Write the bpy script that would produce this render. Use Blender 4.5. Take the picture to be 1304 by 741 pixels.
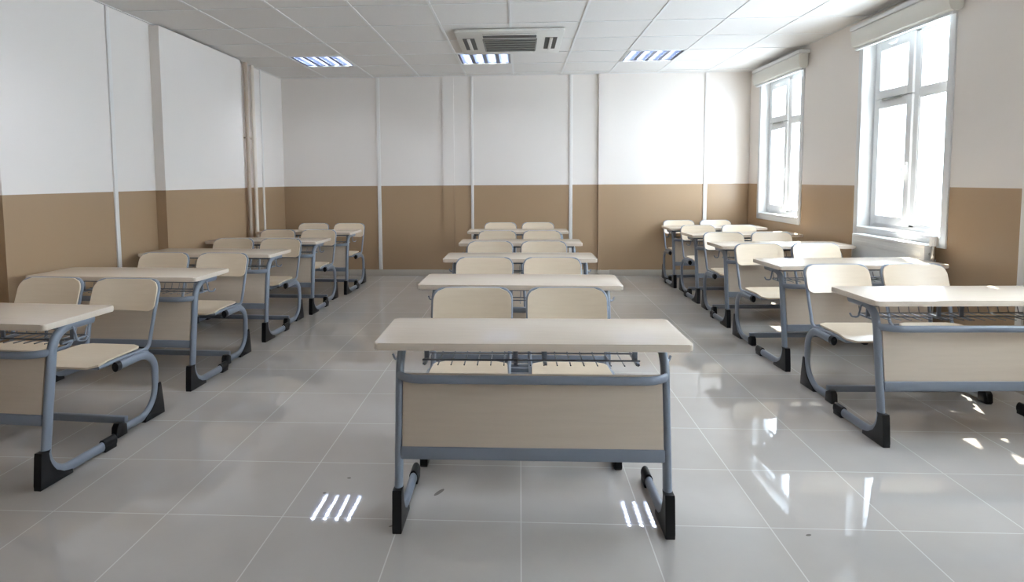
import bpy, bmesh, math
from mathutils import Vector, Matrix

# ------------------------------------------------------------------ camera, sky, sun, exposure
SC = bpy.context.scene
COL = SC.collection
for _o in list(bpy.data.objects):
    bpy.data.objects.remove(_o)

cam_data = bpy.data.cameras.new('camera')
cam = bpy.data.objects.new('camera', cam_data)
COL.objects.link(cam)
SC.camera = cam
cam_data.sensor_width = 36.0
cam_data.lens = 36.0 * 788.85 / 1304
cam_data.shift_x = (652 - 619.29) / 1304
cam_data.shift_y = -(370.5 - 288.35) / 1304
cam_data.clip_start = 0.05
_r = Vector((0.99851354, 0.05405205, -0.00700561))
_d = Vector((-0.00290083, -0.07564916, -0.99713028))
_f = Vector((-0.05442691, 0.99566841, -0.07537991))
_m = Matrix((_r, -_d, -_f)).transposed().to_4x4()
_m.translation = Vector((0, 0, 1.3661))
cam.matrix_world = _m

world = bpy.data.worlds.new('daylight')
SC.world = world
world.use_nodes = True
_bg = world.node_tree.nodes['Background']
_bg.inputs['Color'].default_value = (0.75, 0.86, 1.0, 1)
_bg.inputs['Strength'].default_value = 19.5

sun_data = bpy.data.lights.new('sun', 'SUN')
sun_data.energy = 60.0
sun_data.angle = math.radians(0.6)
sun_data.color = (1.0, 0.93, 0.82)
sun = bpy.data.objects.new('sun', sun_data)
COL.objects.link(sun)
sun.rotation_euler = Vector((-0.40, -0.99, -1.0)).to_track_quat('-Z', 'Y').to_euler()

TUBE_POWER = 66.0      # emission of the fluorescent tubes
LAMP_POWER = 6.0     # each added fill lamp at the ceiling, out of view

SC.view_settings.view_transform = 'Standard'
SC.view_settings.look = 'None'
SC.view_settings.exposure = 0.16
SC.view_settings.gamma = 1.0
SC.view_settings.use_curve_mapping = False
SC.cycles.max_bounces = 10
SC.cycles.diffuse_bounces = 6
SC.cycles.transparent_max_bounces = 12
SC.cycles.sample_clamp_indirect = 6.0
SC.cycles.caustics_reflective = False
SC.cycles.caustics_refractive = False

# ------------------------------------------------------------------ room dimensions
XL, XR = -3.384, 3.151
YB, YF = 8.755, -1.6
ZC = 2.812
ZP = 1.287            # height where the beige dado meets the off-white paint


# ------------------------------------------------------------------ materials
def new_mat(name):
    m = bpy.data.materials.new(name)
    m.use_nodes = True
    nt = m.node_tree
    return m, nt, nt.nodes['Principled BSDF']


def simple(name, col, rough=0.5, metal=0.0, spec=0.5, coat=0.0):
    m, nt, b = new_mat(name)
    b.inputs['Base Color'].default_value = (*col, 1)
    b.inputs['Roughness'].default_value = rough
    b.inputs['Metallic'].default_value = metal
    b.inputs['Specular IOR Level'].default_value = spec
    b.inputs['Coat Weight'].default_value = coat
    return m


def math_node(nt, op, a, b=None):
    n = nt.nodes.new('ShaderNodeMath')
    n.operation = op
    for i, v in enumerate((a, b)):
        if v is None:
            continue
        if isinstance(v, (int, float)):
            n.inputs[i].default_value = v
        else:
            nt.links.new(v, n.inputs[i])
    return n.outputs[0]


def mix_col(nt, fac, a, b):
    n = nt.nodes.new('ShaderNodeMix')
    n.data_type = 'RGBA'
    for sock, v in ((n.inputs[0], fac), (n.inputs[6], a), (n.inputs[7], b)):
        if isinstance(v, tuple):
            sock.default_value = (*v, 1)
        elif isinstance(v, (int, float)):
            sock.default_value = v
        else:
            nt.links.new(v, sock)
    return n.outputs[2]


def noise(nt, scale, vec=None, detail=3.0):
    n = nt.nodes.new('ShaderNodeTexNoise')
    n.inputs['Scale'].default_value = scale
    n.inputs['Detail'].default_value = detail
    if vec is not None:
        nt.links.new(vec, n.inputs['Vector'])
    return n.outputs['Fac']


def bump(nt, bsdf, height, strength, dist):
    n = nt.nodes.new('ShaderNodeBump')
    n.inputs['Strength'].default_value = strength
    n.inputs['Distance'].default_value = dist
    nt.links.new(height, n.inputs['Height'])
    nt.links.new(n.outputs['Normal'], bsdf.inputs['Normal'])


def pos(nt):
    g = nt.nodes.new('ShaderNodeNewGeometry')
    s = nt.nodes.new('ShaderNodeSeparateXYZ')
    nt.links.new(g.outputs['Position'], s.inputs[0])
    return g.outputs['Position'], s.outputs


def wall_material():
    m, nt, b = new_mat('two tone wall paint')
    p, s = pos(nt)
    edge = math_node(nt, 'GREATER_THAN', s[2], ZP)
    blot = noise(nt, 1.3, p)
    low = mix_col(nt, blot, (0.335, 0.225, 0.132), (0.36, 0.244, 0.146))
    up = mix_col(nt, blot, (0.81, 0.76, 0.715), (0.84, 0.79, 0.745))
    nt.links.new(mix_col(nt, edge, low, up), b.inputs['Base Color'])
    b.inputs['Roughness'].default_value = 0.33
    bump(nt, b, noise(nt, 90, p), 0.06, 0.004)
    return m


def floor_material():
    m, nt, b = new_mat('polished floor tile')
    p, s = pos(nt)
    S = 0.48676
    gx = math_node(nt, 'ABSOLUTE', math_node(nt, 'SUBTRACT', math_node(nt, 'FRACT', math_node(nt, 'DIVIDE', math_node(nt, 'ADD', s[0], 50 * S + S / 2 - 0.0004), S)), 0.5))
    gy = math_node(nt, 'ABSOLUTE', math_node(nt, 'SUBTRACT', math_node(nt, 'FRACT', math_node(nt, 'DIVIDE', math_node(nt, 'ADD', s[1], 50 * S + S / 2 - 2.384), S)), 0.5))
    g = math_node(nt, 'MINIMUM', gx, gy)
    grout = math_node(nt, 'LESS_THAN', g, 0.0046)
    # a slight tone of its own for each tile
    ix = math_node(nt, 'FLOOR', math_node(nt, 'DIVIDE', math_node(nt, 'ADD', s[0], 50 * S - 0.0004), S))
    iy = math_node(nt, 'FLOOR', math_node(nt, 'DIVIDE', math_node(nt, 'ADD', s[1], 50 * S - 2.384), S))
    comb = nt.nodes.new('ShaderNodeCombineXYZ')
    nt.links.new(ix, comb.inputs[0])
    nt.links.new(iy, comb.inputs[1])
    wn = nt.nodes.new('ShaderNodeTexWhiteNoise')
    nt.links.new(comb.outputs[0], wn.inputs['Vector'])
    vein = noise(nt, 3.2, p, 6)
    c1 = mix_col(nt, vein, (0.43, 0.395, 0.36), (0.51, 0.475, 0.44))
    c2 = mix_col(nt, math_node(nt, 'MULTIPLY', wn.outputs['Value'], 0.35), c1, (0.43, 0.41, 0.385))
    # the scuff mark beneath the front desk of the middle row and two small specks
    tot = None
    for (sx, sy, ang, a, bb) in ((-0.358, 2.607, 1.05, 0.035, 0.010), (-0.79, 2.72, 0, 0.009, 0.006), (-0.86, 2.58, 0, 0.008, 0.006), (-0.505, 2.34, 0.6, 0.02, 0.006), (1.10, 2.34, 0.4, 0.012, 0.006)):
        dx = math_node(nt, 'SUBTRACT', s[0], sx)
        dy = math_node(nt, 'SUBTRACT', s[1], sy)
        u = math_node(nt, 'DIVIDE', math_node(nt, 'ADD', math_node(nt, 'MULTIPLY', dx, math.cos(ang)), math_node(nt, 'MULTIPLY', dy, math.sin(ang))), a)
        v = math_node(nt, 'DIVIDE', math_node(nt, 'SUBTRACT', math_node(nt, 'MULTIPLY', dy, math.cos(ang)), math_node(nt, 'MULTIPLY', dx, math.sin(ang))), bb)
        r = math_node(nt, 'ADD', math_node(nt, 'MULTIPLY', u, u), math_node(nt, 'MULTIPLY', v, v))
        k = math_node(nt, 'MULTIPLY', math_node(nt, 'LESS_THAN', r, 1.0), 0.7)
        tot = k if tot is None else math_node(nt, 'MAXIMUM', tot, k)
    c3 = mix_col(nt, tot, c2, (0.07, 0.06, 0.05))
    nt.links.new(mix_col(nt, grout, c3, (0.64, 0.62, 0.59)), b.inputs['Base Color'])
    rough = math_node(nt, 'ADD', math_node(nt, 'MULTIPLY', grout, 0.15), math_node(nt, 'ADD', math_node(nt, 'MULTIPLY', vein, 0.025), 0.012))
    nt.links.new(rough, b.inputs['Roughness'])
    b.inputs['Specular IOR Level'].default_value = 1.0
    bump(nt, b, math_node(nt, 'ADD', noise(nt, 6, p, 2), math_node(nt, 'MULTIPLY', grout, -0.3)), 0.035, 0.004)
    return m


def wood_material(name, a, bcol, rough=0.32, along='X'):
    m, nt, b = new_mat(name)
    tc = nt.nodes.new('ShaderNodeTexCoord')
    mp = nt.nodes.new('ShaderNodeMapping')
    nt.links.new(tc.outputs['Object'], mp.inputs['Vector'])
    mp.inputs['Scale'].default_value = (1.2, 14, 14) if along == 'X' else (14, 1.2, 14)
    n1 = noise(nt, 4.0, mp.outputs[0], 5)
    nt.links.new(mix_col(nt, n1, a, bcol), b.inputs['Base Color'])
    b.inputs['Roughness'].default_value = rough
    b.inputs['Specular IOR Level'].default_value = 0.5
    return m


def ceiling_material():
    m, nt, b = new_mat('mineral ceiling tile')
    p, s = pos(nt)
    n = noise(nt, 60, p, 4)
    nt.links.new(mix_col(nt, n, (0.745, 0.725, 0.70), (0.80, 0.78, 0.755)), b.inputs['Base Color'])
    b.inputs['Roughness'].default_value = 1.0
    bump(nt, b, n, 0.15, 0.003)
    return m


def emission(name, col, strength):
    m = bpy.data.materials.new(name)
    m.use_nodes = True
    nt = m.node_tree
    nt.nodes.clear()
    o = nt.nodes.new('ShaderNodeOutputMaterial')
    e = nt.nodes.new('ShaderNodeEmission')
    e.inputs[0].default_value = (*col, 1)
    e.inputs[1].default_value = strength
    nt.links.new(e.outputs[0], o.inputs[0])
    return m


def glass_material():
    m = bpy.data.materials.new('window glass')
    m.use_nodes = True
    nt = m.node_tree
    nt.nodes.clear()
    o = nt.nodes.new('ShaderNodeOutputMaterial')
    t = nt.nodes.new('ShaderNodeBsdfTransparent')
    t.inputs[0].default_value = (0.95, 0.97, 0.97, 1)
    g = nt.nodes.new('ShaderNodeBsdfGlossy')
    g.inputs['Roughness'].default_value = 0.02
    lw = nt.nodes.new('ShaderNodeLayerWeight')
    lw.inputs[0].default_value = 0.5
    pw = math_node(nt, 'POWER', lw.outputs['Facing'], 5.0)
    fr_out = math_node(nt, 'ADD', math_node(nt, 'MULTIPLY', pw, 0.8), 0.04)
    mx = nt.nodes.new('ShaderNodeMixShader')
    nt.links.new(fr_out, mx.inputs[0])
    nt.links.new(t.outputs[0], mx.inputs[1])
    nt.links.new(g.outputs[0], mx.inputs[2])
    nt.links.new(mx.outputs[0], o.inputs[0])
    return m


M_WALL = wall_material()
M_FLOOR = floor_material()
M_CEIL = ceiling_material()
M_TOP = wood_material('maple laminate top', (0.65, 0.555, 0.455), (0.72, 0.63, 0.525), 0.17)
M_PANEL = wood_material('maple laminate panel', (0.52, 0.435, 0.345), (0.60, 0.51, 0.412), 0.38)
M_PLY = wood_material('maple plywood', (0.66, 0.535, 0.39), (0.74, 0.625, 0.475), 0.3)
M_STEEL = simple('blue grey painted steel', (0.20, 0.228, 0.275), 0.33, 0.0, 0.6)
M_DARK = simple('dark grey painted steel', (0.10, 0.115, 0.14), 0.4)
M_WIRE = simple('grey wire', (0.16, 0.17, 0.19), 0.35, 0.6)
M_BLACK = simple('black plastic', (0.005, 0.005, 0.006), 0.42, 0.0, 0.3)
M_WHITE = simple('white plastic', (0.80, 0.81, 0.82), 0.32)
M_STRIP = simple("white cover strip", (0.80, 0.775, 0.745), 0.3)
M_TILEEDGE = simple('skirting tile', (0.46, 0.42, 0.365), 0.12)
M_GRID = simple('white ceiling bar', (0.80, 0.80, 0.79), 0.5)
M_BLIND = simple('cream blind', (0.76, 0.75, 0.70), 0.6)
M_RAD = simple('white radiator enamel', (0.72, 0.74, 0.75), 0.3)
M_CHROME = simple('chrome', (0.6, 0.6, 0.6), 0.2, 1.0)
M_PIPE_A = simple('tan painted pipe', (0.43, 0.345, 0.27), 0.4)
M_PIPE_B = simple('cream painted pipe', (0.74, 0.66, 0.57), 0.4)
M_AC = simple('cassette plastic', (0.72, 0.71, 0.67), 0.45)
M_GRILLE = simple('dark grille', (0.05, 0.05, 0.045), 0.6)
M_SLAT = simple('grey grille slat', (0.22, 0.22, 0.20), 0.5)
M_TUBE = emission('lit fluorescent tube', (0.82, 0.88, 1.0), TUBE_POWER)
M_MIRROR = simple('aluminium reflector', (0.72, 0.75, 0.82), 0.22, 1.0)
M_LOUVRE = simple('dim aluminium louvre', (0.20, 0.225, 0.29), 0.3, 1.0)
M_GLASS = glass_material()
M_SLAB = simple('concrete slab', (0.4, 0.4, 0.4), 0.9)


# ------------------------------------------------------------------ mesh helpers
def build(name, bm, mat, parent=None, smooth=True):
    bmesh.ops.recalc_face_normals(bm, faces=bm.faces[:])
    me = bpy.data.meshes.new(name)
    bm.to_mesh(me)
    bm.free()
    me.materials.append(mat)
    if smooth:
        for p in me.polygons:
            p.use_smooth = True
        try:
            me.set_sharp_from_angle(angle=math.radians(38))
        except Exception:
            pass
    o = bpy.data.objects.new(name, me)
    COL.objects.link(o)
    if parent is not None:
        o.parent = parent
    return o


def empty(name, loc=(0, 0, 0), rz=0.0):
    o = bpy.data.objects.new(name, None)
    o.empty_display_size = 0.2
    o.location = loc
    o.rotation_euler = (0, 0, rz)
    COL.objects.link(o)
    return o


def tag(o, label, cat, group=None):
    o['label'] = label
    o['category'] = cat
    if group:
        o['group'] = group
    return o


def structure(o):
    o['kind'] = 'structure'
    return o


def box(bm, x0, x1, y0, y1, z0, z1, bevel=0.0, seg=2):
    r = bmesh.ops.create_cube(bm, size=1.0)
    vs = r['verts']
    for v in vs:
        v.co = Vector(((x0 + x1) / 2 + v.co.x * (x1 - x0), (y0 + y1) / 2 + v.co.y * (y1 - y0), (z0 + z1) / 2 + v.co.z * (z1 - z0)))
    if bevel > 0:
        es = list({e for v in vs for e in v.link_edges})
        bmesh.ops.bevel(bm, geom=es, offset=bevel, segments=seg, profile=0.5, affect='EDGES')


def fillet(pts, radii, seg=7):
    """a polyline with its inner corners rounded"""
    pts = [Vector(p) for p in pts]
    out = [pts[0]]
    for i in range(1, len(pts) - 1):
        r = radii[i - 1] if isinstance(radii, (list, tuple)) else radii
        a, b, c = pts[i - 1], pts[i], pts[i + 1]
        u, v = (a - b).normalized(), (c - b).normalized()
        ang = u.angle(v)
        if ang > math.pi - 0.02:
            out.append(b)
            continue
        la = (a - b).length * (0.98 if i == 1 else 0.49)
        lb = (c - b).length * (0.98 if i == len(pts) - 2 else 0.49)
        d = min(r / math.tan(ang / 2), la, lb)
        rr = d * math.tan(ang / 2)
        cen = b + (u + v).normalized() * (rr / math.sin(ang / 2))
        s, e = b + u * d - cen, b + v * d - cen
        tot = s.angle(e)
        for k in range(seg + 1):
            t = k / seg
            w = (s * math.sin((1 - t) * tot) + e * math.sin(t * tot)) / math.sin(tot)
            out.append(cen + w)
    out.append(pts[-1])
    return out


def tube(bm, pts, a, b=None, side=None, n=12, closed=False):
    """sweep an ellipse (half size a along side, b across it) along pts"""
    b = a if b is None else b
    pts = [Vector(p) for p in pts]
    N = len(pts)
    rings = []
    ref = Vector(side) if side is not None else None
    prev = None
    for i, p in enumerate(pts):
        if closed:
            t = (pts[(i + 1) % N] - pts[i - 1]).normalized()
        else:
            t = (pts[min(i + 1, N - 1)] - pts[max(i - 1, 0)]).normalized()
        if ref is not None:
            s = (ref - t * ref.dot(t)).normalized()
        elif prev is None:
            h = Vector((0, 0, 1)) if abs(t.z) < 0.9 else Vector((1, 0, 0))
            s = t.cross(h).normalized()
        else:
            s = (prev - t * prev.dot(t)).normalized()
        prev = s
        w = t.cross(s)
        rings.append([bm.verts.new(p + s * (a * math.cos(2 * math.pi * k / n)) + w * (b * math.sin(2 * math.pi * k / n))) for k in range(n)])
    for i in range(N if closed else N - 1):
        r0, r1 = rings[i], rings[(i + 1) % N]
        for k in range(n):
            bm.faces.new((r0[k], r0[(k + 1) % n], r1[(k + 1) % n], r1[k]))
    if not closed:
        bm.faces.new(rings[0][::-1])
        bm.faces.new(rings[-1])


def cylinder(bm, p0, p1, r, n=16):
    tube(bm, [p0, p1], r, n=n)


def prism_x(bm, poly, x0, x1, bevel=0.0):
    """extrude a (y, z) outline along x"""
    a = [bm.verts.new((x0, y, z)) for y, z in poly]
    b = [bm.verts.new((x1, y, z)) for y, z in poly]
    fs = [bm.faces.new(a[::-1]), bm.faces.new(b)]
    n = len(poly)
    for i in range(n):
        fs.append(bm.faces.new((a[i], a[(i + 1) % n], b[(i + 1) % n], b[i])))
    if bevel > 0:
        es = list({e for f in fs[:2] for e in f.edges})
        bmesh.ops.bevel(bm, geom=es, offset=bevel, segments=2, profile=0.5, affect='EDGES')


def prism_z(bm, poly, z0, z1, bevel=0.0, seg=2):
    a = [bm.verts.new((x, y, z0)) for x, y in poly]
    b = [bm.verts.new((x, y, z1)) for x, y in poly]
    fs = [bm.faces.new(a[::-1]), bm.faces.new(b)]
    n = len(poly)
    for i in range(n):
        fs.append(bm.faces.new((a[i], a[(i + 1) % n], b[(i + 1) % n], b[i])))
    if bevel > 0:
        es = list({e for f in fs[:2] for e in f.edges})
        bmesh.ops.bevel(bm, geom=es, offset=bevel, segments=seg, profile=0.5, affect='EDGES')


def round_rect(x0, x1, y0, y1, r, seg=6):
    out = []
    for cx, cy, a0 in ((x1 - r, y1 - r, 0), (x0 + r, y1 - r, 90), (x0 + r, y0 + r, 180), (x1 - r, y0 + r, 270)):
        for k in range(seg + 1):
            a = math.radians(a0 + 90 * k / seg)
            out.append((cx + r * math.cos(a), cy + r * math.sin(a)))
    return out


def copy_tree(o, parent=None):
    c = o.copy()
    COL.objects.link(c)
    if parent is not None:
        c.parent = parent
    for ch in list(o.children):
        copy_tree(ch, c)
    return c


def MB():
    return bmesh.new()


# ------------------------------------------------------------------ the room
bm = MB(); box(bm, XL - 0.3, XR + 0.3, YF - 0.2, YB + 0.2, -0.12, 0.0)
structure(build('floor', bm, M_FLOOR, smooth=False))

# ceiling tiles between the bars; the cells that hold a luminaire stay open
GX0, GSX = -0.085, 0.657
GY0, GSY = 5.206, 0.6655
LUM_CELLS = []
bm = MB()
xs = [XL - 0.11] + [GX0 + GSX * k for k in range(-6, 6) if XL + 0.02 < GX0 + GSX * k < XR - 0.02] + [XR]
ys = [YF] + [GY0 + GSY * k for k in range(-12, 8) if YF + 0.02 < GY0 + GSY * k < YB - 0.02] + [YB]
lum_x = [GX0 + GSX * (k + 0.5) for k in (-4, -1, 2)]
lum_y = GY0 + GSY * 3.5
for i in range(len(xs) - 1):
    for j in range(len(ys) - 1):
        mx, my = (xs[i] + xs[i + 1]) / 2, (ys[j] + ys[j + 1]) / 2
        if abs(my - lum_y) < 0.2 and any(abs(mx - a) < 0.2 for a in lum_x):
            continue
        box(bm, xs[i], xs[i + 1], ys[j], ys[j + 1], ZC, ZC + 0.02)
structure(build('ceiling', bm, M_CEIL, smooth=False))
bm = MB()
for x in xs[1:-1]:
    box(bm, x - 0.011, x + 0.011, YF, YB, ZC - 0.005, ZC + 0.004)
for y in ys[1:-1]:
    box(bm, XL, XR, y - 0.011, y + 0.011, ZC - 0.0045, ZC + 0.004)
for (a, b_, c, d) in ((XL, XR, YB - 0.022, YB), (XL, XL + 0.022, YF, YB), (XR - 0.022, XR, YF, YB)):
    box(bm, a, b_, c, d, ZC - 0.0052, ZC + 0.004)
structure(build('trim_1', bm, M_GRID, smooth=False))
bm = MB(); box(bm, XL - 0.3, XR + 0.3, YF - 0.2, YB + 0.2, ZC + 0.25, ZC + 0.4)
structure(build('ceiling_slab', bm, M_SLAB, smooth=False))

WT = 0.20
bm = MB(); box(bm, XL - WT, XR + WT, YB, YB + WT, 0, ZC + 0.25)
structure(build('wall_back', bm, M_WALL, smooth=False))
bm = MB(); box(bm, XL - WT, XR + WT, YF - WT, YF, 0, ZC + 0.25)
structure(build('wall_front', bm, M_WALL, smooth=False))
bm = MB(); box(bm, XL - WT, XL, 3.88, YB, 0, ZC + 0.25)
box(bm, XL - WT, XL - 0.11, YF, 3.88, 0, ZC + 0.25)
structure(build('wall_left', bm, M_WALL, smooth=False))

WINDOWS = [(7.20, 8.35), (4.80, 5.95), (2.40, 3.55), (0.0, 1.15)]
WZ0, WZ1 = 0.90, 2.60
bm = MB()
edges = [YF]
for y0, y1 in sorted(WINDOWS):
    edges += [y0, y1]
edges.append(YB)
for i in range(0, len(edges), 2):
    box(bm, XR, XR + WT, edges[i], edges[i + 1], 0, ZC + 0.25)
for y0, y1 in WINDOWS:
    box(bm, XR, XR + WT, y0, y1, 0, WZ0)
    box(bm, XR, XR + WT, y0, y1, WZ1, ZC + 0.25)
structure(build('wall_right', bm, M_WALL, smooth=False))

# boxed-in columns that stand out of the walls
bm = MB(); box(bm, XL - 0.02, XL + 0.095, 5.60, 7.26, 0, ZC - 0.022)
structure(build('wall_left_pilaster', bm, M_WALL, smooth=False))
bm = MB(); box(bm, -1.085, -0.925, YB - 0.016, YB + 0.02, 0, ZC - 0.006)
structure(build('wall_back_pilaster', bm, M_WALL, smooth=False))
bm = MB(); box(bm, 1.09, 1.24, YB - 0.036, YB + 0.02, 0, ZC - 0.006)
structure(build('wall_back_pilaster', bm, M_WALL, smooth=False))

# tile skirting
bm = MB()
for a, b_ in ((XL, -1.085), (-0.925, 1.09), (1.24, XR)):
    box(bm, a, b_, YB - 0.012, YB, 0, 0.088, 0.002)
box(bm, -1.097, -0.913, YB - 0.028, YB - 0.016, 0, 0.088, 0.002)
box(bm, 1.078, 1.252, YB - 0.048, YB - 0.036, 0, 0.088, 0.002)
structure(build('baseboard_back', bm, M_TILEEDGE))
bm = MB()
for a, b_, dx in ((YF, 3.88, -0.11), (3.88, 5.6, 0), (5.6, 7.26, 0.095), (7.26, YB - 0.013, 0)):
    box(bm, XL + dx, XL + dx + 0.012, a, b_, 0, 0.088, 0.002)
structure(build('baseboard_left', bm, M_TILEEDGE))
bm = MB(); box(bm, XR - 0.012, XR, YF, YB - 0.013, 0, 0.088, 0.002)
structure(build('baseboard_right', bm, M_TILEEDGE))

# white cover strips over the wall panel joints
k = 2
for x0, x1 in ((-2.026, -1.975), (-0.690, -0.652), (0.686, 0.733), (2.535, 2.585)):
    bm = MB(); box(bm, x0, x1, YB - 0.014, YB + 0.002, 0.088, ZC - 0.006, 0.004)
    structure(build('trim_%d' % k, bm, M_STRIP)); k += 1
for y0, y1 in ((4.995, 5.04), (8.005, 8.045)):
    bm = MB(); box(bm, XL - 0.002, XL + 0.014, y0, y1, 0.088, ZC - 0.006, 0.004)
    structure(build('trim_%d' % k, bm, M_STRIP)); k += 1
bm = MB(); box(bm, XR - 0.014, XR + 0.002, 4.005, 4.06, 0.088, ZC - 0.006, 0.004)
structure(build('trim_%d' % k, bm, M_STRIP)); k += 1


# ------------------------------------------------------------------ windows
def frame_rect(bm, x0, x1, y0, y1, z0, z1, w, bevel=0.004):
    box(bm, x0, x1, y0, y0 + w, z0, z1, bevel)
    box(bm, x0, x1, y1 - w, y1, z0, z1, bevel)
    box(bm, x0, x1, y0 + w - 0.004, y1 - w + 0.004, z0, z0 + w, bevel)
    box(bm, x0, x1, y0 + w - 0.004, y1 - w + 0.004, z1 - w, z1, bevel)


def window(n, y0, y1):
    w = structure(empty('window_%d' % n, (XR, y0, WZ0)))
    def put(name, bm, mat, parent=w):
        o = build(name, bm, mat, parent)
        for v in o.data.vertices:
            v.co -= Vector((XR, y0, WZ0))
        return o
    # inside casing and the lining of the reveal
    bm = MB()
    c = 0.065
    box(bm, XR - 0.012, XR + 0.004, y0 - c, y0 + 0.004, WZ0 - 0.07, WZ1 + c, 0.003)
    box(bm, XR - 0.012, XR + 0.004, y1 - 0.004, y1 + c, WZ0 - 0.07, WZ1 + c, 0.003)
    box(bm, XR - 0.012, XR + 0.004, y0, y1, WZ1 - 0.004, WZ1 + c, 0.003)
    box(bm, XR - 0.012, XR + 0.004, y0, y1, WZ0 - 0.07, WZ0 + 0.004, 0.003)
    put('casing', bm, M_WHITE)
    bm = MB()
    box(bm, XR, XR + 0.11, y0 - 0.004, y0 + 0.006, WZ0, WZ1)
    box(bm, XR, XR + 0.11, y1 - 0.006, y1 + 0.004, WZ0, WZ1)
    box(bm, XR, XR + 0.11, y0, y1, WZ1 - 0.006, WZ1 + 0.004)
    put('reveal_lining', bm, M_WHITE)
    bm = MB(); box(bm, XR - 0.02, XR + 0.11, y0 + 0.001, y1 - 0.001, WZ0 - 0.012, WZ0 + 0.012, 0.004)
    put('window_sill', bm, M_WHITE)
    # outer frame, mullion and transom
    F0, F1 = XR + 0.105, XR + 0.165
    ym = y0 + (y1 - y0) * 0.47
    zt = 2.055
    bm = MB()
    frame_rect(bm, F0, F1, y0, y1, WZ0 + 0.012, WZ1, 0.05)
    box(bm, F0, F1, ym - 0.035, ym + 0.035, WZ0 + 0.04, WZ1 - 0.03, 0.004)
    box(bm, F0 + 0.001, F1 - 0.001, y0 + 0.03, ym - 0.03, zt - 0.032, zt + 0.032, 0.004)
    box(bm, F0 + 0.001, F1 - 0.001, ym + 0.03, y1 - 0.03, zt - 0.012, zt + 0.012, 0.004)
    put('window_frame', bm, M_WHITE)
    # two opening sashes on the far side, with handles
    for (za, zb) in ((zt + 0.006, WZ1 - 0.04), (WZ0 + 0.045, zt - 0.006)):
        bm = MB(); frame_rect(bm, F0 - 0.018, F1 - 0.01, ym + 0.028, y1 - 0.04, za, zb, 0.075)
        s = put('sash', bm, M_WHITE)
        bm = MB(); box(bm, F0 + 0.015, F0 + 0.021, ym + 0.095, y1 - 0.107, za + 0.067, zb - 0.067)
        put('pane', bm, M_GLASS, s)
        bm = MB()
        if zb > 2.3:
            yc = (ym + y1) / 2
            box(bm, F0 - 0.032, F0 - 0.017, yc - 0.035, yc + 0.035, zb - 0.05, zb - 0.022, 0.004)
            box(bm, F0 - 0.058, F0 - 0.03, yc - 0.012, yc + 0.012, zb - 0.046, zb - 0.026, 0.004)
            box(bm, F0 - 0.062, F0 - 0.046, yc - 0.10, yc + 0.012, zb - 0.045, zb - 0.027, 0.005)
        else:
            zc = 1.45
            box(bm, F0 - 0.032, F0 - 0.017, ym + 0.05, ym + 0.078, zc - 0.04, zc + 0.04, 0.004)
            box(bm, F0 - 0.058, F0 - 0.03, ym + 0.054, ym + 0.074, zc - 0.012, zc + 0.012, 0.004)
            box(bm, F0 - 0.062, F0 - 0.046, ym + 0.055, ym + 0.073, zc - 0.11, zc + 0.012, 0.005)
        put('handle', bm, M_WHITE, s)
    bm = MB()
    box(bm, F0 - 0.03, F0 - 0.017, (ym + y1) / 2 - 0.14, (ym + y1) / 2 + 0.14, zt - 0.012, zt + 0.006, 0.003)
    put('latch_bar', bm, M_SLAT)
    # the two fixed panes on the near side, with glazing beads
    for (za, zb) in ((zt + 0.03, WZ1 - 0.05), (WZ0 + 0.06, zt - 0.03)):
        bm = MB(); frame_rect(bm, F0 + 0.004, F0 + 0.02, y0 + 0.046, ym - 0.031, za - 0.003, zb + 0.003, 0.018, 0.003)
        s = put('glazing_bead', bm, M_WHITE)
        bm = MB(); box(bm, F0 + 0.022, F0 + 0.028, y0 + 0.04, ym - 0.028, za - 0.006, zb + 0.006)
        put('pane', bm, M_GLASS, s)
    return w


for i, (a, b_) in enumerate(WINDOWS):
    window(i + 1, a, b_)


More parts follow.
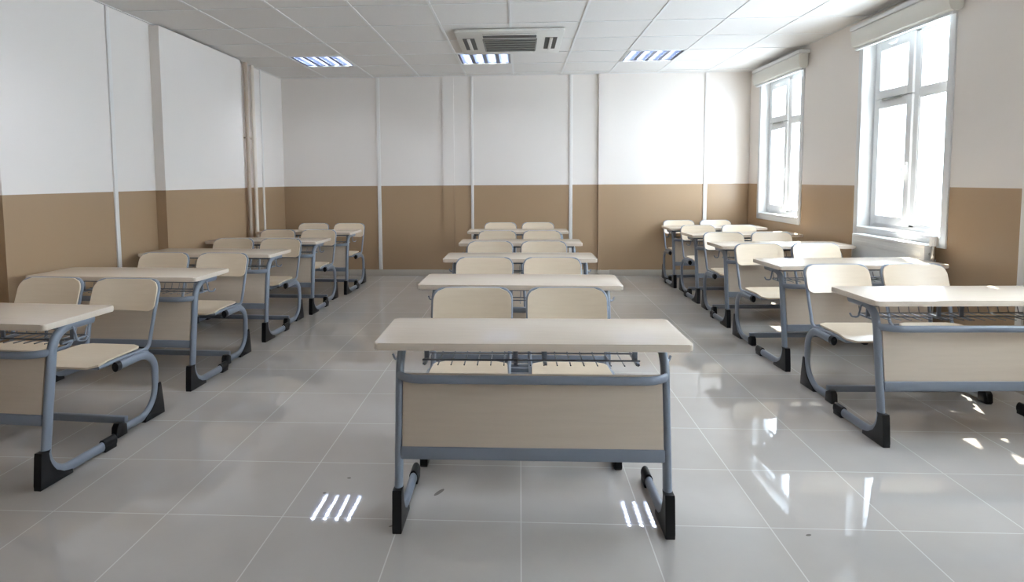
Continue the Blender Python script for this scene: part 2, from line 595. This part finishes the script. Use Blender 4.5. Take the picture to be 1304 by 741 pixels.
# ------------------------------------------------------------------ desks
def make_desk():
    root = empty('double_desk')
    # top
    bm = MB(); prism_z(bm, round_rect(-0.60, 0.60, 0.0, 0.43, 0.016), 0.722, 0.75, 0.007, 3)
    build('tabletop', bm, M_TOP, root)
    # side frames: leg, floor rail and bracket in one bent tube, with black shoes
    for s in (-1, 1):
        X = s * 0.523
        bm = MB()
        path = fillet([(X, 0.365, 0.697), (X, 0.130, 0.697), (X, 0.033, 0.031), (X, 0.43, 0.031)], [0.115, 0.118], 9)
        tube(bm, path, 0.017, 0.0245, side=(1, 0, 0), n=16)
        box(bm, X - 0.02, X + 0.02, 0.13, 0.37, 0.712, 0.7225, 0.003)
        fr = build('side_frame', bm, M_STEEL, root)
        bm = MB()
        poly = [(-0.006, 0.0), (-0.005, 0.02), (0.007, 0.150), (0.009, 0.165), (0.062, 0.165), (0.046, 0.151), (0.050, 0.120), (0.058, 0.096), (0.070, 0.075), (0.086, 0.058), (0.105, 0.043), (0.125, 0.033), (0.150, 0.025), (0.176, 0.020), (0.178, 0.0)]
        prism_x(bm, poly, X - 0.0185, X + 0.0185, 0.003)
        build('foot', bm, M_BLACK, fr)
        bm = MB()
        tube(bm, fillet([(X, 0.385, 0.034), (X, 0.45, 0.034), (X, 0.468, 0.034)], 0.01, 3), 0.019, 0.031, side=(1, 0, 0), n=16)
        box(bm, X - 0.0185, X + 0.0185, 0.385, 0.465, 0.0, 0.03, 0.004)
        build('end_cap', bm, M_BLACK, fr)
    # bowed rail under the front edge
    bm = MB()
    tube(bm, fillet([(-0.525, 0.102, 0.597), (-0.49, 0.042, 0.597), (0.49, 0.042, 0.597), (0.525, 0.102, 0.597)], 0.13, 9), 0.0175, 0.009, side=(0, 0, 1), n=12)
    build('front_rail', bm, M_STEEL, root)
    bm = MB(); box(bm, -0.512, 0.512, 0.046, 0.074, 0.274, 0.324, 0.005)
    build('lower_rail', bm, M_STEEL, root)
    # modesty panel follows the slope of the legs
    bm = MB()
    prism_x(bm, [(0.054, 0.322), (0.070, 0.322), (0.113, 0.600), (0.097, 0.600)], -0.508, 0.508, 0.002)
    build('modesty_panel', bm, M_PANEL, root)
    # steel under the top
    bm = MB()
    box(bm, -0.53, 0.53, 0.150, 0.180, 0.690, 0.723, 0.004)
    box(bm, -0.53, 0.53, 0.325, 0.350, 0.690, 0.723, 0.004)
    build('under_frame', bm, M_DARK, root)
    # wire book basket on flat posts
    bm = MB()
    for y, z in ((0.265, 0.610), (0.40, 0.602)):
        cylinder(bm, (-0.455, y, z), (0.455, y, z), 0.0038, 8)
    n = 17
    for i in range(n):
        x = -0.44 + 0.88 * i / (n - 1)
        tube(bm, fillet([(x, 0.225, 0.600), (x, 0.41, 0.598), (x, 0.425, 0.640)], 0.012, 3), 0.0028, n=6)
    bk = build('wire_basket', bm, M_WIRE, root)
    for x in (-0.445, -0.062, 0.062, 0.445):
        bm = MB()
        box(bm, x - 0.011, x + 0.011, 0.322, 0.332, 0.59, 0.70, 0.002)
        box(bm, x - 0.008, x + 0.008, 0.255, 0.41, 0.590, 0.600, 0.002)
        build('hanger', bm, M_STEEL, bk)
    # bag hooks on the outer side of the legs
    for s in (-1, 1):
        bm = MB()
        tube(bm, fillet([(s * 0.523, 0.225, 0.693), (s * 0.543, 0.225, 0.684), (s * 0.550, 0.235, 0.616), (s * 0.572, 0.258, 0.616), (s * 0.580, 0.264, 0.634)], [0.012, 0.016, 0.008], 4), 0.0052, n=8)
        build('bag_hook', bm, M_STEEL, root)
    return root


# ------------------------------------------------------------------ double chairs (origin below the seats)
def arc_shell(bm, half_w, z0, z1, r, depth_fn, thick, nx=18, nz=8):
    """curved board: rounded-rectangle grid in x/z pushed to y = depth_fn(x, z)"""
    front, back = [], []
    H = z1 - z0
    for j in range(nz + 1):
        z = z0 + H * j / nz
        d = min(z - z0, z1 - z)
        rr = r
        inset = 0.0
        if z > z1 - rr:
            q = z - (z1 - rr)
            inset = rr - math.sqrt(max(rr * rr - q * q, 0))
        elif z < z0 + rr * 0.55:
            rb = rr * 0.55
            q = (z0 + rb) - z
            inset = rb - math.sqrt(max(rb * rb - q * q, 0))
        hw = half_w - inset
        fr, bk = [], []
        for i in range(nx + 1):
            x = -hw + 2 * hw * i / nx
            y = depth_fn(x, z)
            fr.append(bm.verts.new((x, y, z)))
            bk.append(bm.verts.new((x, y + thick, z)))
        front.append(fr)
        back.append(bk)
    for j in range(nz):
        for i in range(nx):
            bm.faces.new((front[j][i], front[j][i + 1], front[j + 1][i + 1], front[j + 1][i]))
            bm.faces.new((back[j][i + 1], back[j][i], back[j + 1][i], back[j + 1][i + 1]))
    for j in range(nz):
        bm.faces.new((front[j][0], front[j + 1][0], back[j + 1][0], back[j][0]))
        bm.faces.new((front[j + 1][nx], front[j][nx], back[j][nx], back[j + 1][nx]))
    for i in range(nx):
        bm.faces.new((front[0][i + 1], front[0][i], back[0][i], back[0][i + 1]))
        bm.faces.new((front[nz][i], front[nz][i + 1], back[nz][i + 1], back[nz][i]))


def back_y(x, z):
    # leans back with height, hollow in the middle
    return 0.148 + (z - 0.60) * 0.36 + 0.026 * (1 - (x / 0.21) ** 2)


def make_chair():
    root = empty('double_chair')
    for s in (-1, 1):
        cx = s * 0.250
        # seat board: dished, front lip rolled down, rounded corners
        bm = MB()
        nx, ny = 14, 14
        y0, y1 = -0.290, 0.085
        top, bot = [], []
        for j in range(ny + 1):
            t = j / ny
            y = y0 + (y1 - y0) * t
            inset = 0.0
            rr = 0.055
            for dd in (y - y0, y1 - y):
                if dd < rr:
                    inset = max(inset, rr - math.sqrt(max(rr * rr - (rr - dd) ** 2, 0)))
            hw = 0.198 - 0.012 * t - inset
            a, b_ = [], []
            for i in range(nx + 1):
                x = -hw + 2 * hw * i / nx
                z = 0.434 - 0.010 * math.sin(math.pi * t) * (1 - (x / 0.2) ** 2)
                if t < 0.3:
                    z -= 0.022 * ((0.3 - t) / 0.3) ** 2
                a.append(bm.verts.new((cx + x, y, z)))
                b_.append(bm.verts.new((cx + x, y, z - 0.011)))
            top.append(a)
            bot.append(b_)
        for j in range(ny):
            for i in range(nx):
                bm.faces.new((top[j][i], top[j][i + 1], top[j + 1][i + 1], top[j + 1][i]))
                bm.faces.new((bot[j][i + 1], bot[j][i], bot[j + 1][i], bot[j + 1][i + 1]))
            bm.faces.new((top[j][0], top[j + 1][0], bot[j + 1][0], bot[j][0]))
            bm.faces.new((top[j + 1][nx], top[j][nx], bot[j][nx], bot[j + 1][nx]))
        for i in range(nx):
            bm.faces.new((top[0][i + 1], top[0][i], bot[0][i], bot[0][i + 1]))
            bm.faces.new((top[ny][i], top[ny][i + 1], bot[ny][i + 1], bot[ny][i]))
        build('seat', bm, M_PLY, root)
        # backrest board
        bm = MB()
        arc_shell(bm, 0.207, 0.612, 0.788, 0.062, back_y, 0.011, 18, 12)
        for v in bm.verts:
            v.co.x += cx
        build('backrest', bm, M_PLY, root)
        # the tube that runs under the seat, up the back and round behind the backrest
        bm = MB()
        hw = 0.196
        def tp(x, z):
            return (cx + x, back_y(min(abs(x), 0.2) * (1 if x > 0 else -1), z) + 0.020, z)
        up = [(cx - hw + 0.012, -0.262, 0.402), (cx - hw, -0.12, 0.411), (cx - hw, 0.118, 0.405), tp(-hw - 0.008, 0.60), tp(-hw - 0.010, 0.781)]
        top_mid = [tp(-0.10, 0.782), tp(0.0, 0.781), tp(0.10, 0.782)]
        right = [tp(hw + 0.010, 0.781), tp(hw + 0.008, 0.60), (cx + hw, 0.118, 0.405), (cx + hw, -0.12, 0.411), (cx + hw - 0.012, -0.262, 0.402)]
        tube(bm, fillet(up + top_mid + right, [0.4, 0.045, 0.2, 0.06, 0.3, 0.5, 0.3, 0.06, 0.2, 0.045, 0.4], 6), 0.0105, n=10)
        cylinder(bm, (cx - hw + 0.014, -0.255, 0.401), (cx + hw - 0.014, -0.255, 0.401), 0.0095, 10)
        build('seat_tube', bm, M_STEEL, root)
    # C-shaped floor frames at both ends
    for s in (-1, 1):
        X = s * 0.460
        bm = MB()
        path = fillet([(X, -0.165, 0.381), (X, 0.148, 0.387), (X, 0.136, 0.031), (X, -0.13, 0.031)], [0.115, 0.155], 11)
        tube(bm, path, 0.0155, 0.0235, side=(1, 0, 0), n=16)
        fr = build('floor_frame', bm, M_STEEL, root)
        bm = MB()
        poly = [(0.192, 0.0), (0.187, 0.05), (0.172, 0.178), (0.168, 0.190), (0.146, 0.190), (0.141, 0.160), (0.133, 0.131), (0.121, 0.105), (0.105, 0.082), (0.088, 0.064), (0.070, 0.050), (0.050, 0.038), (0.03, 0.028), (0.02, 0.0)]
        prism_x(bm, poly[::-1], X - 0.0182, X + 0.0182, 0.003)
        build('rear_foot', bm, M_BLACK, fr)
        bm = MB()
        tube(bm, [(X, -0.172, 0.381), (X, -0.160, 0.381), (X, -0.140, 0.3815)], 0.0185, 0.0265, side=(1, 0, 0), n=16)
        build('end_cap', bm, M_BLACK, fr)
        bm = MB()
        prism_x(bm, [(-0.205, 0.012), (-0.200, 0.058), (-0.185, 0.076), (-0.165, 0.078), (-0.135, 0.060), (-0.125, 0.055), (-0.125, 0.0), (-0.195, 0.0)], X - 0.0185, X + 0.0185, 0.005)
        build('rail_cap', bm, M_BLACK, fr)
    bm = MB(); box(bm, -0.455, 0.455, -0.115, -0.085, 0.045, 0.085, 0.006)
    build('cross_bar', bm, M_STEEL, root)
    bm = MB()
    box(bm, -0.455, 0.455, -0.02, 0.02, 0.366, 0.398, 0.006)
    box(bm, -0.455, 0.455, 0.085, 0.110, 0.375, 0.398, 0.005)
    build('seat_beam', bm, M_STEEL, root)
    return root


CH_Y = 0.752          # chair origin behind the desk's front edge
ROW_WORDS = {'L': 'left-hand row', 'C': 'middle row', 'R': 'right-hand row by the windows'}
ORD = ['front', 'second', 'third', 'fourth', 'rearmost']
#         desk x, y, turn,   chair shift x, y, turn
SETS = {
    'L1': (-2.665, 2.587, -0.075, 0, 0, 0),
    'L2': (-2.687, 3.872, -0.050, 0, 0, 0),
    'L3': (-2.700, 5.102, -0.060, 0, 0, 0),
    'L4': (-2.664, 6.178, -0.055, 0, 0, 0),
    'L5': (-2.617, 7.285, -0.065, 0, 0, 0),
    'C1': (0.043, 2.289, 0.006, -0.042, 0, 0),
    'C2': (-0.005, 3.580, -0.020, -0.03, 0, 0),
    'C3': (-0.005, 4.779, -0.005, -0.03, 0, 0),
    'C4': (0.000, 5.967, -0.009, -0.015, 0, 0),
    'C5': (-0.029, 7.310, -0.007, 0.01, 0, 0),
    'R1': (2.369, 3.165, 0.033, 0, 0.05, 0),
    'R2': (2.404, 4.426, 0.070, 0, 0.12, 0),
    'R3': (2.423, 5.697, 0.024, 0, 0, 0),
    'R4': (2.465, 6.820, 0.045, 0, -0.08, 0),
    'R5': (2.451, 7.775, 0.025, 0, -0.10, 0),
}
desk0, chair0 = make_desk(), make_chair()
first = True
for key, (x, y, t, sx, sy, st) in SETS.items():
    d = desk0 if first else copy_tree(desk0)
    c = chair0 if first else copy_tree(chair0)
    first = False
    d.location = (x, y, 0)
    d.rotation_euler = (0, 0, t)
    ct, sn = math.cos(t), math.sin(t)
    lx, ly = sx, CH_Y + sy
    c.location = (x + ct * lx - sn * ly, y + sn * lx + ct * ly, 0)
    c.rotation_euler = (0, 0, t + st)
    w, o = ROW_WORDS[key[0]], ORD[int(key[1]) - 1]
    tag(d, 'maple-topped double school desk with blue-grey legs, %s of the %s' % (o, w), 'desk', 'double school desks in three rows')
    tag(c, 'pair of plywood school seats behind %s desk of the %s' % (o, w), 'chair', 'paired seats behind the desks')


# ------------------------------------------------------------------ ceiling luminaires
def make_luminaire():
    r = empty('ceiling_light')
    a, b_ = 0.315, 0.319
    h = 0.085
    bm = MB()
    box(bm, -a, a, -b_, b_, h, h + 0.006)
    box(bm, -a, -a + 0.006, -b_, b_, 0.0, h)
    box(bm, a - 0.006, a, -b_, b_, 0.0, h)
    box(bm, -a, a, -b_, -b_ + 0.006, 0.0, h)
    box(bm, -a, a, b_ - 0.006, b_, 0.0, h)
    build('housing', bm, M_MIRROR, r, smooth=False)
    bm = MB(); frame_rect_xy(bm, -0.322, 0.322, -0.326, 0.326, -0.009, 0.002, 0.018)
    build('frame', bm, M_WHITE, r)
    for i in range(4):
        x = -0.225 + 0.15 * i
        bm = MB(); cylinder(bm, (x, -0.295, 0.052), (x, 0.295, 0.052), 0.0135, 14)
        build('tube', bm, M_TUBE, r)
    bm = MB()
    for i in range(5):
        x = -0.30 + 0.15 * i
        w = 0.022
        vs = [bm.verts.new(p) for p in ((x - w, -0.31, 0.004), (x + w, -0.31, 0.004), (x, -0.31, 0.07), (x - w, 0.31, 0.004), (x + w, 0.31, 0.004), (x, 0.31, 0.07))]
        for f in ((0, 1, 2), (5, 4, 3), (0, 3, 4, 1), (1, 4, 5, 2), (2, 5, 3, 0)):
            bm.faces.new([vs[q] for q in f])
    for j in range(7):
        y = -0.27 + 0.09 * j
        box(bm, -0.31, 0.31, y - 0.002, y + 0.002, 0.003, 0.034)
    build('louvre', bm, M_LOUVRE, r, smooth=False)
    return r


def frame_rect_xy(bm, x0, x1, y0, y1, z0, z1, w):
    box(bm, x0, x0 + w, y0, y1, z0, z1, 0.002)
    box(bm, x1 - w, x1, y0, y1, z0, z1, 0.002)
    box(bm, x0 + w - 0.002, x1 - w + 0.002, y0, y0 + w, z0, z1, 0.002)
    box(bm, x0 + w - 0.002, x1 - w + 0.002, y1 - w, y1, z0, z1, 0.002)


lum0 = make_luminaire()
LL = ['lit square louvred ceiling light over the left-hand desks',
      'lit square louvred ceiling light right behind the air conditioning cassette',
      'lit square louvred ceiling light over the window-side desks']
for i, x in enumerate(lum_x):
    o = lum0 if i == 0 else copy_tree(lum0)
    o.location = (x, lum_y, ZC)
    tag(o, LL[i], 'ceiling light', 'louvred lights in the tiled ceiling')
# added fill: bare area lamps in place of unseen fittings nearer the camera
for y, power, spread in ((GY0 - GSY * 2.5, LAMP_POWER * 1.2, 130),):
    for x in lum_x:
        ld = bpy.data.lights.new('ceiling_fill_lamp', 'AREA')
        ld.shape = 'SQUARE'
        ld.size = 0.58
        ld.spread = math.radians(spread)
        ld.energy = power
        ld.color = (0.82, 0.88, 1.0)
        lo = bpy.data.objects.new('ceiling_fill_lamp', ld)
        lo.location = (x, y, ZC - 0.008)
        COL.objects.link(lo)


# ------------------------------------------------------------------ air conditioning cassette
def make_cassette():
    r = empty('air_conditioner', (-0.098, 6.592, ZC))
    hx, hy = 0.535, 0.545
    bm = MB()
    poly = round_rect(-hx, hx, -hy, hy, 0.03, 4)
    prism_z(bm, poly, -0.034, -0.004, 0.012, 2)
    build('cover', bm, M_AC, r)
    # intake grille in the middle
    bm = MB(); box(bm, -0.262, 0.262, -0.215, 0.315, -0.038, -0.030)
    g = build('intake_grille', bm, M_GRILLE, r)
    bm = MB()
    for i in range(4):
        y = -0.12 + 0.11 * i
        box(bm, -0.262, 0.262, y - 0.012, y + 0.012, -0.044, -0.036, 0.003)
    frame_rect_xy(bm, -0.275, 0.275, -0.228, 0.328, -0.0455, -0.03, 0.014)
    build('slat', bm, M_SLAT, g)
    # four air outlets with their vanes
    for (x0, x1, y0, y1) in ((-0.265, 0.265, -0.45, -0.275), (-0.265, 0.265, 0.372, 0.475), (-0.475, -0.355, -0.265, 0.265), (0.355, 0.475, -0.265, 0.265)):
        bm = MB(); box(bm, x0, x1, y0, y1, -0.0375, -0.030)
        q = build('air_outlet', bm, M_GRILLE, r)
        bm = MB()
        if x1 - x0 > y1 - y0:
            ym, hw = (y0 + 0.008, 0.012) if y0 < 0 else ((y0 + y1) / 2, 0.046)
            box(bm, x0, x1, ym - hw, ym + hw, -0.046, -0.036, 0.003)
        else:
            xm = (x0 + x1) / 2
            box(bm, xm - 0.016, xm + 0.016, y0, y1, -0.050, -0.036, 0.003)
        build('vane', bm, M_AC, q)
    return r


tag(make_cassette(), 'white four-way air conditioning cassette with dark grille set in the ceiling', 'air conditioner')


# ------------------------------------------------------------------ roller blinds
def blind(y0, y1, z0, label):
    r = empty('roller_blind', (XR - 0.06, (y0 + y1) / 2, z0))
    L = (y1 - y0) / 2
    bm = MB()
    box(bm, -0.06, 0.06, -L, L, 0.155, 0.195, 0.006)
    build('top_rail', bm, M_WHITE, r)
    bm = MB()
    prof = [(-0.048, 0.152), (-0.055, 0.12), (-0.055, 0.05), (-0.040, 0.012), (-0.015, 0.0), (0.02, 0.0), (0.046, 0.02), (0.046, 0.152)]
    a = [bm.verts.new((x, -L + 0.02, z)) for x, z in prof]
    b_ = [bm.verts.new((x, L - 0.02, z)) for x, z in prof]
    bm.faces.new(a); bm.faces.new(b_[::-1])
    for i in range(len(prof)):
        j = (i + 1) % len(prof)
        bm.faces.new((a[i], b_[i], b_[j], a[j]))
    build('fabric_roll', bm, M_BLIND, r)
    bm = MB(); box(bm, -0.02, 0.006, -L + 0.03, L - 0.03, -0.022, 0.0, 0.004)
    build('bottom_bar', bm, M_WHITE, r)
    tag(r, label, 'blind', 'rolled-up blinds over the windows')


blind(7.02, 8.40, 2.560, 'cream roller blind rolled up above the far window in the corner')
blind(4.64, 5.99, 2.540, 'cream roller blind rolled up above the near window over the radiator')

# ------------------------------------------------------------------ radiator
r = empty('radiator', (XR - 0.07, 5.30, 0.25))
bm = MB()
box(bm, -0.052, -0.040, -0.50, 0.50, 0.0, 0.585, 0.005)
for z in (0.06, 0.30, 0.53):
    box(bm, -0.0545, -0.048, -0.47, 0.47, z - 0.018, z + 0.018, 0.003)
box(bm, 0.02, 0.032, -0.50, 0.50, 0.0, 0.585, 0.005)
build('heating_panel', bm, M_RAD, r)
bm = MB()
box(bm, -0.056, 0.036, -0.505, 0.505, 0.578, 0.606, 0.005)
box(bm, -0.054, 0.034, -0.508, -0.500, 0.0, 0.60, 0.003)
box(bm, -0.054, 0.034, 0.500, 0.508, 0.0, 0.60, 0.003)
build('top_cover', bm, M_WHITE, r)
bm = MB()
cylinder(bm, (-0.01, -0.545, 0.50), (-0.01, -0.545, 0.60), 0.017, 14)
cylinder(bm, (-0.01, -0.50, 0.535), (-0.01, -0.56, 0.535), 0.013, 12)
cylinder(bm, (-0.01, -0.545, -0.24), (-0.01, -0.545, 0.51), 0.008, 10)
v = build('valve', bm, M_CHROME, r)
bm = MB()
cylinder(bm, (-0.01, -0.545, 0.600), (-0.01, -0.545, 0.675), 0.026, 18)
for i in range(12):
    a = 2 * math.pi * i / 12
    cylinder(bm, (-0.01 + 0.026 * math.cos(a), -0.545 + 0.026 * math.sin(a), 0.605), (-0.01 + 0.026 * math.cos(a), -0.545 + 0.026 * math.sin(a), 0.66), 0.004, 6)
build('thermostat_head', bm, M_WHITE, v)
bm = MB()
box(bm, 0.03, 0.069, -0.35, -0.32, 0.05, 0.5, 0.003)
box(bm, 0.03, 0.069, 0.32, 0.35, 0.05, 0.5, 0.003)
build('wall_bracket', bm, M_WHITE, r)
tag(r, 'white panel radiator with thermostat valve under the near window', 'radiator')

# ------------------------------------------------------------------ pipes on the left wall
for (y, rad, mat, label) in ((7.50, 0.024, M_PIPE_A, 'tan painted heating pipe beside the column, next to the paler pipe'),
                             (7.69, 0.023, M_PIPE_B, 'pale cream heating pipe on left wall, right of the tan pipe')):
    p = empty('heating_pipe', (XL + 0.045, y, 0))
    bm = MB(); cylinder(bm, (0, 0, 0), (0, 0, ZC - 0.004), rad, 20)
    build('pipe', bm, mat, p)
    bm = MB()
    for z in (0.5, 1.9):
        tube(bm, [(0, 0, z - 0.012), (0, 0, z + 0.012)], rad + 0.004, n=20)
        box(bm, -0.046, -rad + 0.004, -0.01, 0.01, z - 0.01, z + 0.01)
    build('clamp', bm, mat, p)
    tag(p, label, 'pipe', 'vertical pipes in the left rear corner')
